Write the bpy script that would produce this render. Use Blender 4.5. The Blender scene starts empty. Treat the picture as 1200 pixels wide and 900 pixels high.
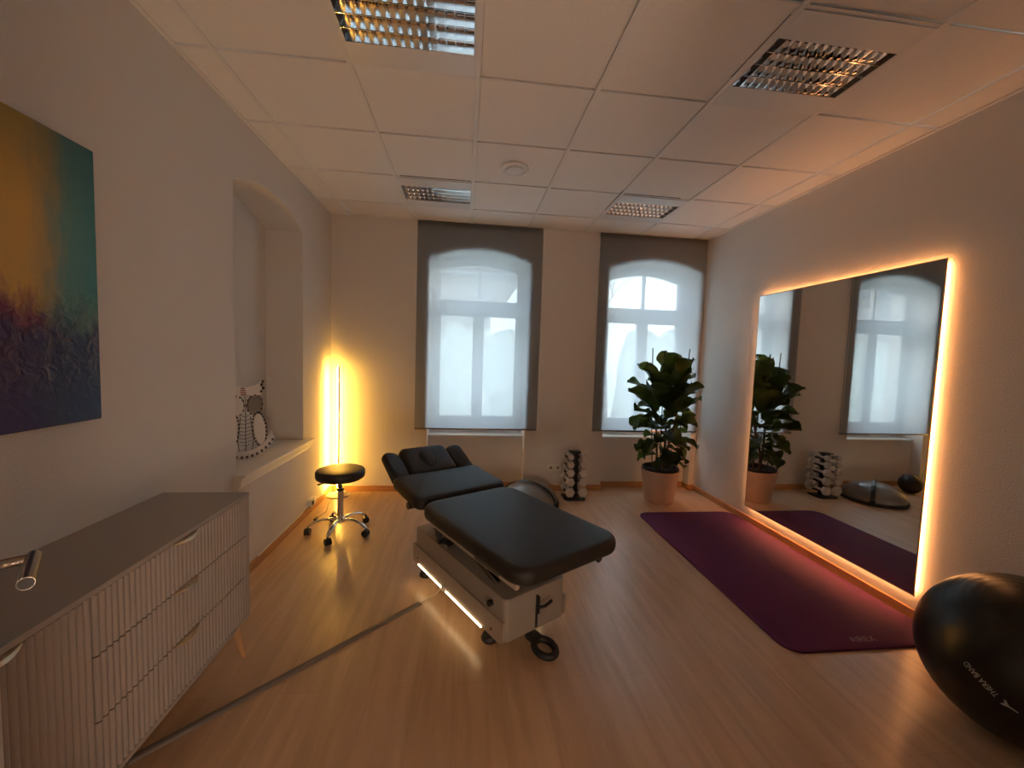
import bpy, bmesh, math, random
from mathutils import Vector, Matrix, Euler
random.seed(7)
PI = math.pi
sc = bpy.context.scene
col = sc.collection

# ------------------------------------------------------------------ materials
def new_mat(name):
    m = bpy.data.materials.new(name); m.use_nodes = True
    nt = m.node_tree; nt.nodes.clear()
    out = nt.nodes.new('ShaderNodeOutputMaterial')
    return m, nt, out

def pmat(name, color, rough=.5, metal=0, bump=0, scale=40, var=0, vscale=6, spec=.5, emit=None, estr=0, coat=0, stretch=None):
    m, nt, out = new_mat(name)
    b = nt.nodes.new('ShaderNodeBsdfPrincipled')
    b.inputs['Base Color'].default_value = (*color, 1)
    b.inputs['Roughness'].default_value = rough
    b.inputs['Metallic'].default_value = metal
    b.inputs['Specular IOR Level'].default_value = spec
    b.inputs['Coat Weight'].default_value = coat
    if emit:
        b.inputs['Emission Color'].default_value = (*emit, 1)
        b.inputs['Emission Strength'].default_value = estr
    tc = nt.nodes.new('ShaderNodeTexCoord')
    vec = tc.outputs['Object']
    if stretch:
        mp = nt.nodes.new('ShaderNodeMapping'); mp.inputs['Scale'].default_value = stretch
        nt.links.new(vec, mp.inputs['Vector']); vec = mp.outputs['Vector']
    if bump:
        n = nt.nodes.new('ShaderNodeTexNoise'); n.inputs['Scale'].default_value = scale; n.inputs['Detail'].default_value = 4
        nt.links.new(vec, n.inputs['Vector'])
        bp = nt.nodes.new('ShaderNodeBump'); bp.inputs['Strength'].default_value = bump; bp.inputs['Distance'].default_value = .01
        nt.links.new(n.outputs['Fac'], bp.inputs['Height']); nt.links.new(bp.outputs['Normal'], b.inputs['Normal'])
    if var:
        n = nt.nodes.new('ShaderNodeTexNoise'); n.inputs['Scale'].default_value = vscale; n.inputs['Detail'].default_value = 5
        nt.links.new(vec, n.inputs['Vector'])
        r = nt.nodes.new('ShaderNodeValToRGB')
        r.color_ramp.elements[0].position = .3; r.color_ramp.elements[1].position = .7
        r.color_ramp.elements[0].color = (*[c*(1-var) for c in color], 1)
        r.color_ramp.elements[1].color = (*[min(1, c*(1+var)) for c in color], 1)
        nt.links.new(n.outputs['Fac'], r.inputs['Fac']); nt.links.new(r.outputs['Color'], b.inputs['Base Color'])
    nt.links.new(b.outputs[0], out.inputs[0])
    return m

M = {}
M['wall'] = pmat('wall_paint', (.72,.685,.645), .85, bump=.22, scale=120, spec=.2)
M['tile'] = pmat('ceiling_tile', (.92,.88,.83), .9, bump=.25, scale=160, var=.02, vscale=90, spec=.1)
M['grid'] = pmat('ceiling_grid_paint', (.88,.84,.79), .5)
M['white_gloss'] = pmat('white_upvc', (.80,.82,.84), .3)
M['white_plastic'] = pmat('white_plastic', (.80,.78,.74), .35)
M['sill'] = pmat('white_sill_paint', (.78,.75,.71), .4, bump=.05)
M['beech'] = pmat('beech_trim', (.50,.25,.10), .45, var=.18, vscale=9, stretch=(1,1,12))
M['alu'] = pmat('mirror_aluminium', (.88,.88,.89), .07, 1)
M['housing'] = pmat('lamp_housing', (.16,.15,.14), .4, .6)
M['louvre_white'] = pmat('white_enamel', (.80,.79,.77), .35)
M['tubeglass'] = pmat('unlit_tube', (.75,.75,.75), .3)
M['chrome'] = pmat('chrome', (.75,.74,.72), .12, 1)
M['steel'] = pmat('brushed_steel', (.38,.34,.30), .22, 1, bump=.05, scale=200, stretch=(1,1,.05))
M['vinyl'] = pmat('charcoal_upholstery', (.022,.018,.015), .5, bump=.12, scale=260, spec=.3)
M['vinyl2'] = pmat('dark_brown_upholstery', (.02,.016,.013), .4, bump=.12, scale=260)
M['black'] = pmat('black_plastic', (.012,.011,.011), .4)
M['rubber'] = pmat('black_rubber', (.014,.013,.013), .55, bump=.1, scale=150)
M['ball'] = pmat('black_ball_vinyl', (.009,.008,.008), .33, bump=.03, scale=220, spec=.35)
M['bed_white'] = pmat('bed_powder_coat', (.28,.24,.20), .45, bump=.04, scale=300)
M['bed_white2'] = pmat('bed_side_panel', (.36,.30,.24), .42)
M['cab'] = pmat('cabinet_lacquer', (.38,.335,.30), .5, bump=.03, scale=120)
M['brass'] = pmat('pale_brass', (.80,.66,.45), .3, 1)
M['oak'] = pmat('oak_leg', (.50,.30,.15), .5, var=.2, vscale=14, stretch=(1,1,.2))
M['grey_duct'] = pmat('grey_cable_duct', (.16,.13,.11), .5)
M['cable'] = pmat('pale_cable', (.60,.50,.33), .5)
M['pot'] = pmat('terracotta', (.60,.44,.37), .8, var=.06, bump=.1, scale=60)
M['soil'] = pmat('soil', (.02,.014,.01), .95, bump=1, scale=60, var=.4)
M['stem'] = pmat('plant_stem', (.10,.07,.045), .8, var=.2)
M['mat'] = pmat('purple_mat_foam', (.115,.026,.098), .75, bump=.3, scale=300, spec=.25, stretch=(1,.15,1))
M['mat_print'] = pmat('mat_print', (.30,.20,.28), .7)
M['ball_print'] = pmat('ball_print', (.55,.55,.55), .6)
M['hex'] = pmat('dumbbell_vinyl', (.55,.50,.46), .45, bump=.05)
M['dumb_handle'] = pmat('dumbbell_handle', (.50,.46,.42), .4)
M['dome'] = pmat('grey_dome_vinyl', (.20,.19,.18), .3, bump=.04, scale=90)
M['owl'] = pmat('owl_white_enamel', (.74,.70,.66), .5)
M['owl_dark'] = pmat('owl_dark_enamel', (.05,.035,.03), .5)
M['owl_grey'] = pmat('owl_grey_enamel', (.22,.19,.17), .5, var=.5, vscale=160)
M['owl_red'] = pmat('owl_red_enamel', (.25,.06,.05), .5)
M['bronze'] = pmat('bronze_edge', (.42,.27,.15), .35, 1)
M['facade'] = pmat('house_render', (.66,.60,.56), .9, var=.08, vscale=1.2)
M['roof'] = pmat('roof_tiles', (.30,.22,.19), .9, bump=.3, scale=8)
M['gutter'] = pmat('gutter_zinc', (.30,.30,.32), .4, 1)
M['bark'] = pmat('bare_bark', (.26,.20,.17), .9, var=.2)
M['hedge'] = pmat('winter_hedge', (.70,.70,.62), .9, var=.25, vscale=10, bump=1, scale=12)
M['ground'] = pmat('winter_ground', (.78,.78,.76), .95, var=.15, vscale=2)
M['fence'] = pmat('fence_wood', (.48,.42,.36), .85, var=.15)
M['hall'] = pmat('hall_paint', (.75,.72,.68), .9)
M['door'] = pmat('door_white_lacquer', (.70,.67,.63), .4)

def emat(name, color, strength):
    m, nt, out = new_mat(name)
    e = nt.nodes.new('ShaderNodeEmission'); e.inputs[0].default_value = (*color,1); e.inputs[1].default_value = strength
    nt.links.new(e.outputs[0], out.inputs[0]); return m
LAMP_E, MIR_E, BED_E, HALL_FILL_E, GLOBE_FILL_E = 345.0, 31.0, 9.0, 6.0, 50.0
M['led_amber'] = emat('amber_led', (1.0,.50,.07), LAMP_E)
M['led_orange'] = emat('orange_led', (1.0,.40,.13), MIR_E)
M['led_warm'] = emat('warm_white_led', (1.0,.70,.36), BED_E)
M['hall_fill'] = emat('hall_fill_glow', (1.0,.74,.56), HALL_FILL_E)  # emission of the unseen ceiling lamp added in the hallway for fill

def mirror_mat():
    m, nt, out = new_mat('mirror_glass')
    b = nt.nodes.new('ShaderNodeBsdfPrincipled')
    b.inputs['Base Color'].default_value = (.80,.79,.77,1); b.inputs['Metallic'].default_value = 1; b.inputs['Roughness'].default_value = .01
    nt.links.new(b.outputs[0], out.inputs[0]); return m
M['mirror'] = mirror_mat()

def glass_mat():
    m, nt, out = new_mat('window_glass')
    t = nt.nodes.new('ShaderNodeBsdfTransparent'); t.inputs[0].default_value = (.95,.97,.97,1)
    g = nt.nodes.new('ShaderNodeBsdfGlossy'); g.inputs['Roughness'].default_value = .03
    mx = nt.nodes.new('ShaderNodeMixShader'); mx.inputs[0].default_value = .05
    nt.links.new(t.outputs[0], mx.inputs[1]); nt.links.new(g.outputs[0], mx.inputs[2]); nt.links.new(mx.outputs[0], out.inputs[0]); return m
M['glass'] = glass_mat()

def blind_mat():
    m, nt, out = new_mat('mesh_blind_fabric')
    tr = nt.nodes.new('ShaderNodeBsdfTransparent'); tr.inputs[0].default_value = (.92,.97,1,1)
    tl = nt.nodes.new('ShaderNodeBsdfTranslucent'); tl.inputs[0].default_value = (.60,.68,.76,1)
    df = nt.nodes.new('ShaderNodeBsdfDiffuse'); df.inputs[0].default_value = (.22,.18,.155,1)
    a = nt.nodes.new('ShaderNodeMixShader'); a.inputs[0].default_value = .66
    b = nt.nodes.new('ShaderNodeMixShader'); b.inputs[0].default_value = .15
    w = nt.nodes.new('ShaderNodeTexNoise'); w.inputs['Scale'].default_value = 400
    tc = nt.nodes.new('ShaderNodeTexCoord'); nt.links.new(tc.outputs['Object'], w.inputs['Vector'])
    bu = nt.nodes.new('ShaderNodeBump'); bu.inputs['Strength'].default_value = .1
    nt.links.new(w.outputs['Fac'], bu.inputs['Height']); nt.links.new(bu.outputs[0], df.inputs['Normal'])
    nt.links.new(df.outputs[0], a.inputs[1]); nt.links.new(tl.outputs[0], a.inputs[2])
    nt.links.new(a.outputs[0], b.inputs[1]); nt.links.new(tr.outputs[0], b.inputs[2])
    nt.links.new(b.outputs[0], out.inputs[0]); return m
M['blind'] = blind_mat()

def floor_mat():
    m, nt, out = new_mat('beech_laminate')
    N = nt.nodes.new; L = nt.links.new
    b = N('ShaderNodeBsdfPrincipled'); tc = N('ShaderNodeTexCoord')
    mp = N('ShaderNodeMapping'); mp.inputs['Rotation'].default_value = (0,0,PI/2)
    L(tc.outputs['Object'], mp.inputs['Vector'])
    br = N('ShaderNodeTexBrick'); br.inputs['Scale'].default_value = 1
    br.inputs['Brick Width'].default_value = 1.29; br.inputs['Row Height'].default_value = .194
    br.inputs['Mortar Size'].default_value = .0012; br.inputs['Mortar Smooth'].default_value = .3
    br.inputs['Color1'].default_value = (.61,.405,.25,1); br.inputs['Color2'].default_value = (.66,.445,.285,1)
    br.inputs['Mortar'].default_value = (.52,.34,.21,1); br.offset = .37
    L(mp.outputs[0], br.inputs['Vector'])
    mp2 = N('ShaderNodeMapping'); mp2.inputs['Scale'].default_value = (9,.8,1); L(tc.outputs['Object'], mp2.inputs['Vector'])
    n = N('ShaderNodeTexNoise'); n.inputs['Scale'].default_value = 2.2; n.inputs['Detail'].default_value = 8; n.inputs['Distortion'].default_value = .6
    L(mp2.outputs[0], n.inputs['Vector'])
    r = N('ShaderNodeValToRGB'); r.color_ramp.elements[0].position = .3; r.color_ramp.elements[1].position = .72
    r.color_ramp.elements[0].color = (.80,.76,.72,1); r.color_ramp.elements[1].color = (1.04,1.04,1.04,1)
    L(n.outputs['Fac'], r.inputs[0])
    mx = N('ShaderNodeMix'); mx.data_type = 'RGBA'; mx.blend_type = 'MULTIPLY'; mx.inputs[0].default_value = 1
    L(br.outputs['Color'], mx.inputs[6]); L(r.outputs[0], mx.inputs[7]); L(mx.outputs[2], b.inputs['Base Color'])
    b.inputs['Roughness'].default_value = .30; b.inputs['Specular IOR Level'].default_value = .8
    bu = N('ShaderNodeBump'); bu.inputs['Strength'].default_value = .05; bu.inputs['Distance'].default_value = .004
    L(n.outputs['Fac'], bu.inputs['Height']); L(bu.outputs[0], b.inputs['Normal'])
    L(b.outputs[0], out.inputs[0]); return m
M['floor'] = floor_mat()

def leaf_mat():
    m, nt, out = new_mat('fiddle_leaf')
    N = nt.nodes.new; L = nt.links.new
    b = N('ShaderNodeBsdfPrincipled'); b.inputs['Roughness'].default_value = .38
    tc = N('ShaderNodeTexCoord'); n = N('ShaderNodeTexNoise'); n.inputs['Scale'].default_value = 7
    L(tc.outputs['Object'], n.inputs['Vector'])
    r = N('ShaderNodeValToRGB'); r.color_ramp.elements[0].position = .35; r.color_ramp.elements[1].position = .7
    r.color_ramp.elements[0].color = (.018,.045,.012,1); r.color_ramp.elements[1].color = (.045,.085,.018,1)
    L(n.outputs['Fac'], r.inputs[0]); L(r.outputs[0], b.inputs['Base Color'])
    t = N('ShaderNodeBsdfTranslucent'); t.inputs[0].default_value = (.09,.12,.015,1)
    mx = N('ShaderNodeMixShader'); mx.inputs[0].default_value = .35
    L(b.outputs[0], mx.inputs[1]); L(t.outputs[0], mx.inputs[2]); L(mx.outputs[0], out.inputs[0]); return m
M['leaf'] = leaf_mat()

def painting_mat():
    # abstract canvas: amber glow, teal to the right, violet and navy below with a ragged impasto border
    m, nt, out = new_mat('abstract_canvas')
    N = nt.nodes.new; L = nt.links.new
    b = N('ShaderNodeBsdfPrincipled'); b.inputs['Roughness'].default_value = .55
    tc = N('ShaderNodeTexCoord'); sp = N('ShaderNodeSeparateXYZ'); L(tc.outputs['Object'], sp.inputs[0])
    n = N('ShaderNodeTexNoise'); n.inputs['Scale'].default_value = 7; n.inputs['Detail'].default_value = 8; n.inputs['Roughness'].default_value = .65
    mp = N('ShaderNodeMapping'); mp.inputs['Scale'].default_value = (1,2.2,.7)
    L(tc.outputs['Object'], mp.inputs[0]); L(mp.outputs[0], n.inputs['Vector'])
    def math_(op, a, bb, c=None):
        k = N('ShaderNodeMath'); k.operation = op
        for i, v in enumerate((a, bb, c)):
            if v is None: continue
            if isinstance(v, (int, float)): k.inputs[i].default_value = v
            else: L(v, k.inputs[i])
        return k.outputs[0]
    def ramp(f, els):
        r = N('ShaderNodeValToRGB'); e = r.color_ramp.elements
        e[0].position, e[0].color = els[0][0], (*els[0][1],1); e[1].position, e[1].color = els[-1][0], (*els[-1][1],1)
        for p, c in els[1:-1]:
            q = e.new(p); q.color = (*c,1)
        L(f, r.inputs[0]); return r.outputs[0]
    wob = math_('MULTIPLY_ADD', n.outputs['Fac'], .16, -.08)
    # object Y runs 0..1 across the picture (right edge = 1.015), object Z runs 0..1 upward
    yy = math_('ADD', sp.outputs['Y'], wob)
    top = ramp(yy, [(0,(.10,.20,.16)),(.30,(.20,.22,.12)),(.52,(.75,.40,.07)),(.76,(.72,.44,.08)),(.84,(.40,.33,.14)),(.90,(.12,.30,.27)),(1,(.06,.27,.28))])
    midr = ramp(yy, [(0,(.16,.04,.10)),(.55,(.22,.03,.09)),(.80,(.16,.035,.10)),(.87,(.06,.17,.20)),(1,(.09,.22,.22))])
    bot = ramp(yy, [(0,(.05,.02,.10)),(.72,(.045,.022,.12)),(.86,(.022,.045,.14)),(1,(.02,.06,.17))])
    zz = math_('MULTIPLY_ADD', n.outputs['Fac'], .34, sp.outputs['Z'])
    zf = math_('SUBTRACT', zz, .17)
    f1 = ramp(zf, [(.30,(0,0,0)),(.36,(1,1,1))])
    f2 = ramp(zf, [(.385,(0,0,0)),(.47,(1,1,1))])
    m1 = N('ShaderNodeMix'); m1.data_type = 'RGBA'; L(f1, m1.inputs[0]); L(bot, m1.inputs[6]); L(midr, m1.inputs[7])
    m2 = N('ShaderNodeMix'); m2.data_type = 'RGBA'; L(f2, m2.inputs[0]); L(m1.outputs[2], m2.inputs[6]); L(top, m2.inputs[7])
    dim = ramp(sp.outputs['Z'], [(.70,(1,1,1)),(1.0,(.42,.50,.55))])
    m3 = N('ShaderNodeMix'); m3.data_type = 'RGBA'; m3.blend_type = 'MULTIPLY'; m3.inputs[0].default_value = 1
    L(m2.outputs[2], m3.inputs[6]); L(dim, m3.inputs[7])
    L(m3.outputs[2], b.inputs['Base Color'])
    n2 = N('ShaderNodeTexNoise'); n2.inputs['Scale'].default_value = 20; n2.inputs['Detail'].default_value = 5; n2.inputs['Distortion'].default_value = .8
    L(tc.outputs['Object'], n2.inputs['Vector'])
    low = ramp(sp.outputs['Z'], [(.10,(.10,.10,.10)),(.27,(.9,.9,.9)),(.38,(.9,.9,.9)),(.5,(.08,.08,.08))])
    hh = math_('MULTIPLY', n2.outputs['Fac'], low)
    bu = N('ShaderNodeBump'); bu.inputs['Strength'].default_value = .9; bu.inputs['Distance'].default_value = .03
    L(hh, bu.inputs['Height']); L(bu.outputs[0], b.inputs['Normal'])
    L(b.outputs[0], out.inputs[0]); return m
M['painting'] = painting_mat()

# ------------------------------------------------------------------ geometry helpers
class G:
    def __init__(s): s.bm = bmesh.new()
    def box(s, lo, hi, mat4=None, bev=0, seg=2):
        lo, hi = Vector(lo), Vector(hi); c = (lo+hi)/2; d = hi-lo
        m = Matrix.Translation(c) @ Matrix.Diagonal((*d,1))
        b2 = bmesh.new(); bmesh.ops.create_cube(b2, size=1, matrix=m)
        if bev: bmesh.ops.bevel(b2, geom=b2.edges[:]+b2.verts[:], offset=bev, segments=seg, profile=.5, affect='EDGES')
        if mat4: bmesh.ops.transform(b2, matrix=mat4, verts=b2.verts)
        s.merge(b2); return s
    def merge(s, b2):
        me = bpy.data.meshes.new('tmp'); b2.to_mesh(me); b2.free(); s.bm.from_mesh(me); bpy.data.meshes.remove(me)
    def raw(s, verts, faces):
        vs = [s.bm.verts.new(v) for v in verts]
        for f in faces:
            try: s.bm.faces.new([vs[i] for i in f])
            except ValueError: pass
        return s
    def cyl(s, p0, p1, r, r2=None, n=16, cap=True):
        p0, p1 = Vector(p0), Vector(p1); r2 = r if r2 is None else r2
        d = (p1-p0).normalized(); a = d.orthogonal().normalized(); b = d.cross(a)
        V = []; F = []
        for p, rr in ((p0,r),(p1,r2)):
            for k in range(n):
                t = 2*PI*k/n; V.append(p + (a*math.cos(t)+b*math.sin(t))*rr)
        for k in range(n): F.append((k,(k+1)%n,n+(k+1)%n,n+k))
        if cap: F += [tuple(range(n-1,-1,-1)), tuple(range(n,2*n))]
        return s.raw(V,F)
    def tube(s, path, r, n=8, cap=True, closed=False, flat=1.0, up=None):
        P = [Vector(p) for p in path]; R = r if isinstance(r,(list,tuple)) else [r]*len(P)
        V = []; F = []; prev = None; m = len(P)
        for i, p in enumerate(P):
            if closed: t = (P[(i+1)%m]-P[i-1]).normalized()
            else: t = (P[min(i+1,m-1)]-P[max(i-1,0)]).normalized()
            if up is not None:
                a = Vector(up).cross(t).normalized()
            elif prev is None: a = t.orthogonal().normalized()
            else: a = (prev - t*prev.dot(t)).normalized()
            prev = a; b = t.cross(a)
            for k in range(n):
                q = 2*PI*k/n; V.append(p + a*math.cos(q)*R[i] + b*math.sin(q)*R[i]*flat)
        for i in range(m if closed else m-1):
            j = (i+1)%m
            for k in range(n): F.append((i*n+k, i*n+(k+1)%n, j*n+(k+1)%n, j*n+k))
        if cap and not closed: F += [tuple(range(n-1,-1,-1)), tuple(range((m-1)*n, m*n))]
        return s.raw(V,F)
    def lathe(s, prof, c=(0,0,0), n=32, mat4=None):
        V = []; F = []; c = Vector(c)
        for (r,z) in prof:
            for k in range(n):
                t = 2*PI*k/n; V.append(c+Vector((r*math.cos(t), r*math.sin(t), z)))
        for i in range(len(prof)-1):
            for k in range(n): F.append((i*n+k, i*n+(k+1)%n, (i+1)*n+(k+1)%n, (i+1)*n+k))
        F += [tuple(range(n-1,-1,-1)), tuple(range((len(prof)-1)*n, len(prof)*n))]
        if mat4: V = [mat4 @ v for v in V]
        return s.raw(V,F)
    def sphere(s, c, r, n=24, sc3=(1,1,1), rot=None):
        V = []; F = []; c = Vector(c); m = n//2
        rot = rot or Matrix.Identity(3)
        V.append(c+rot@Vector((0,0,r*sc3[2])))
        for i in range(1,m):
            a = PI*i/m
            for k in range(n):
                t = 2*PI*k/n
                V.append(c+rot@Vector((r*sc3[0]*math.sin(a)*math.cos(t), r*sc3[1]*math.sin(a)*math.sin(t), r*sc3[2]*math.cos(a))))
        V.append(c+rot@Vector((0,0,-r*sc3[2])))
        for k in range(n): F.append((0,1+k,1+(k+1)%n))
        for i in range(m-2):
            for k in range(n): F.append((1+i*n+k, 1+(i+1)*n+k, 1+(i+1)*n+(k+1)%n, 1+i*n+(k+1)%n))
        o = 1+(m-2)*n; e = len(V)-1
        for k in range(n): F.append((e, o+(k+1)%n, o+k))
        return s.raw(V,F)
    def slab(s, outline_fn, prof, mat4=None):
        """outline_fn(inset) -> list of (x,y); prof = [(inset,z),...] from bottom to top"""
        V = []; F = []; n = None
        for ins, z in prof:
            pts = outline_fn(ins); n = len(pts)
            V += [Vector((x,y,z)) for x,y in pts]
        for i in range(len(prof)-1):
            for k in range(n): F.append((i*n+k, i*n+(k+1)%n, (i+1)*n+(k+1)%n, (i+1)*n+k))
        F += [tuple(range(n-1,-1,-1)), tuple(range((len(prof)-1)*n, len(prof)*n))]
        if mat4: V = [mat4 @ v for v in V]
        return s.raw(V,F)
    def extrude_poly(s, pts3, off):
        off = Vector(off); n = len(pts3); V = [Vector(p) for p in pts3]; V += [v+off for v in V]
        F = [tuple(range(n)), tuple(range(2*n-1,n-1,-1))] + [(k,n+k,n+(k+1)%n,(k+1)%n) for k in range(n)]
        return s.raw(V,F)
    def ring(s, outer, inner, off, closed=True):
        off = Vector(off); n = len(outer)
        V = [Vector(p) for p in outer]+[Vector(p) for p in inner]; V += [v+off for v in V]
        F = []
        for k in range(n if closed else n-1):
            j = (k+1)%n
            F += [(k,j,n+j,n+k), (2*n+k,3*n+k,3*n+j,2*n+j), (k,2*n+k,2*n+j,j), (n+k,n+j,3*n+j,3*n+k)]
        if not closed:
            F += [(0,n,3*n,2*n), (n-1,3*n-1,4*n-1,2*n-1)]
        return s.raw(V,F)
    def obj(s, name, mat, parent=None, smooth=True, angle=40):
        bmesh.ops.recalc_face_normals(s.bm, faces=s.bm.faces)
        me = bpy.data.meshes.new(name); s.bm.to_mesh(me); s.bm.free()
        me.materials.append(M[mat] if isinstance(mat,str) else mat)
        if smooth:
            me.shade_smooth(); me.set_sharp_from_angle(angle=math.radians(angle))
        o = bpy.data.objects.new(name, me); col.objects.link(o)
        if parent: o.parent = parent
        return o

def rrect(w, l, rc, seg=6, cx=0, cy=0):
    def f(ins):
        W, L, r = w/2-ins, l/2-ins, max(rc-ins, .002); pts = []
        for (sx,sy,a0) in ((1,1,0),(-1,1,90),(-1,-1,180),(1,-1,270)):
            for k in range(seg+1):
                a = math.radians(a0+90*k/seg)
                pts.append((cx+sx*(W-r)+r*math.cos(a), cy+sy*(L-r)+r*math.sin(a)))
        return pts
    return f
def pad_prof(t, re, crown=.004):
    p = []
    for k in range(5):
        a = PI/2*k/4; p.append((re*(1-math.sin(a)), re*(1-math.cos(a))))
    for k in range(6):
        a = PI/2*k/5; p.append((re*(1-math.cos(a)), t-re+re*math.sin(a)))
    p.append((re*2.2, t+crown*.6)); p.append((re*4, t+crown))
    return p

def thing(name, label, cat, loc=(0,0,0), rotz=0, group=None):
    o = bpy.data.objects.new(name, None); col.objects.link(o); o.empty_display_size = .1
    o.location = loc; o.rotation_euler = (0,0,rotz); o['label'] = label; o['category'] = cat
    if group: o['group'] = group
    return o
def tag(o, label, cat, group=None):
    o['label'] = label; o['category'] = cat
    if group: o['group'] = group
    return o
def struct(o): o['kind'] = 'structure'; return o
def T(x,y,z): return Matrix.Translation((x,y,z))

# ------------------------------------------------------------------ dimensions
H = 1.4897
XL, XR, YB, ZC = -1.4037, 2.71, 4.4506, 2.8927
YR = .20                      # inner face of the wall with the doorway the picture is taken from

# camera
cam = bpy.data.cameras.new('camera'); co = bpy.data.objects.new('camera', cam); col.objects.link(co)
r_ = Vector((0.99318,-0.111904,0.032671)); u_ = Vector((-0.0250995,0.0684149,0.9973412)); f_ = Vector((0.113842,0.9913611,-0.0651397))
co.matrix_world = Matrix(((r_.x,u_.x,-f_.x,0),(r_.y,u_.y,-f_.y,0),(r_.z,u_.z,-f_.z,H),(0,0,0,1)))
cam.sensor_fit = 'HORIZONTAL'; cam.sensor_width = 36; cam.lens = 476.62/1200*36; cam.clip_start = .02
sc.camera = co

# ------------------------------------------------------------------ room shell
def arch_pts(x0, x1, zs, rise, n=20):
    """points from (x0,zs) over the crown to (x1,zs)"""
    hw = (x1-x0)/2; R = (hw*hw+rise*rise)/(2*rise); cx = (x0+x1)/2; cz = zs+rise-R
    a = math.asin(hw/R)
    return [(cx+R*math.sin(-a+2*a*k/n), cz+R*math.cos(-a+2*a*k/n)) for k in range(n+1)]

def wall_with_openings(g, a0, a1, z0, z1, ops, d0, d1, back, P):
    """P(a, d, z) -> world point. ops: (x0,x1,zbottom,zspring,rise). front at d0, reveal to d1 (closed by a face when back is 'solid')"""
    def q(pts): g.raw([P(*p) for p in pts], [tuple(range(len(pts)))])
    fronts = [d0] if back == 'solid' else [d0, d1]
    for d in fronts:
        x = a0
        for (xa,xb,zb,zs,rise) in ops:
            q([(x,d,z0),(xa,d,z0),(xa,d,zs),(xa,d,z1),(x,d,z1)])
            arc = arch_pts(xa,xb,zs,rise)
            for (p,pz),(r2,rz) in zip(arc,arc[1:]): q([(p,d,pz),(r2,d,rz),(r2,d,z1),(p,d,z1)])
            if zb > z0: q([(xa,d,z0),(xb,d,z0),(xb,d,zb),(xa,d,zb)])
            x = xb
        q([(x,d,z0),(a1,d,z0),(a1,d,z1),(x,d,z1)])
    for (xa,xb,zb,zs,rise) in ops:
        q([(xa,d0,zb),(xa,d1,zb),(xa,d1,zs),(xa,d0,zs)]); q([(xb,d0,zb),(xb,d1,zb),(xb,d1,zs),(xb,d0,zs)])
        arc = arch_pts(xa,xb,zs,rise)
        for (p,pz),(r2,rz) in zip(arc,arc[1:]): q([(p,d0,pz),(r2,d0,rz),(r2,d1,rz),(p,d1,pz)])
        if zb > z0: q([(xa,d0,zb),(xb,d0,zb),(xb,d1,zb),(xa,d1,zb)])
        if back == 'solid':
            for (p,pz),(r2,rz) in zip(arc,arc[1:]): q([(p,d1,zb),(r2,d1,zb),(r2,d1,rz),(p,d1,pz)])
    if back == 'solid':   # outer skin gives the wall its thickness
        dd = d1 + (.08 if d1 > d0 else -.08)
        q([(a0,dd,z0),(a1,dd,z0),(a1,dd,z1),(a0,dd,z1)]); q([(a0,d0,z1),(a1,d0,z1),(a1,dd,z1),(a0,dd,z1)])
        q([(a0,d0,z0),(a0,dd,z0),(a0,dd,z1),(a0,d0,z1)]); q([(a1,d0,z0),(a1,dd,z0),(a1,dd,z1),(a1,d0,z1)])
    else:
        q([(a0,d0,z1),(a1,d0,z1),(a1,d1,z1),(a0,d1,z1)])

W1 = (-.400, .668); W2 = (1.568, 2.640); ZS, RISE = 2.505, .112
g = G()
wall_with_openings(g, XL-.4, XR+.3, 0, ZC+.05, [(*W1,0,ZS,RISE),(*W2,0,ZS,RISE)], YB, 4.98, 'open', lambda a,d,z: (a,d,z))
for (xa,xb) in (W1,W2): g.box((xa,4.572,0),(xb,4.98,.60))      # parapets below the windows
struct(g.obj('wall_back','wall',smooth=False))
g = G()
wall_with_openings(g, YR-.2, YB, 0, ZC+.05, [(2.67,3.712,.69,2.495,.115)], XL, -1.705, 'solid', lambda a,d,z: (d,a,z))
struct(g.obj('wall_left','wall',smooth=False))
g = G(); g.box((XR,YR-.2,0),(XR+.2,YB+.001,ZC+.05)); struct(g.obj('wall_right','wall',smooth=False))
DX0, DX1, DH = -.44, .62, 2.05
g = G()
g.box((XL-.2,YR-.16,0),(DX0,YR,ZC+.05)); g.box((DX1,YR-.16,0),(XR+.1,YR,ZC+.05)); g.box((DX0,YR-.16,DH),(DX1,YR,ZC+.05))
struct(g.obj('wall_front','wall',smooth=False))
g = G(); g.box((XL-.4,-1.9,-.12),(XR+.3,4.98,0)); struct(g.obj('floor','floor',smooth=False))

# hallway behind the photographer
g = G()
g.box((XL-.4,-1.95,0),(XR+.3,-1.8,2.7)); g.box((XL-.4,-1.8,0),(XL-.25,YR-.16,2.7)); g.box((XR+.15,-1.8,0),(XR+.3,YR-.16,2.7))
g.box((XL-.4,-1.95,2.6),(XR+.3,YR-.161,2.75))
struct(g.obj('wall_hallway','hall',smooth=False))
t = thing('hall_fill_lamp','unseen round ceiling lamp added in the hallway to brighten the room','ceiling lamp',(0.1,-.95,2.6))  # added fill light out of view, lifts the room's overall brightness
G().lathe([(.02,-.01),(.2,-.01),(.21,-.03),(.2,-.05)],n=24).obj('lamp_rim','louvre_white',t)
G().lathe([(.02,-.0505),(.18,-.0505),(.15,-.085),(.02,-.09)],n=24).obj('diffuser','hall_fill',t)

t = thing('hall_fill_globe','unseen globe on a low stand added in the hallway to light the ceiling','floor lamp',(.42,-1.0,0))  # added low fill light out of view, throws light up onto the ceiling
M['globe'] = emat('globe_fill_glow', (1.0,.74,.56), GLOBE_FILL_E)
G().lathe([(.01,.001),(.12,.001),(.12,.02),(.02,.03),(.015,.27),(.01,.27)],n=24).obj('stand','black',t)
G().sphere((0,0,.42),.15,n=24).obj('globe','globe',t)

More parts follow.
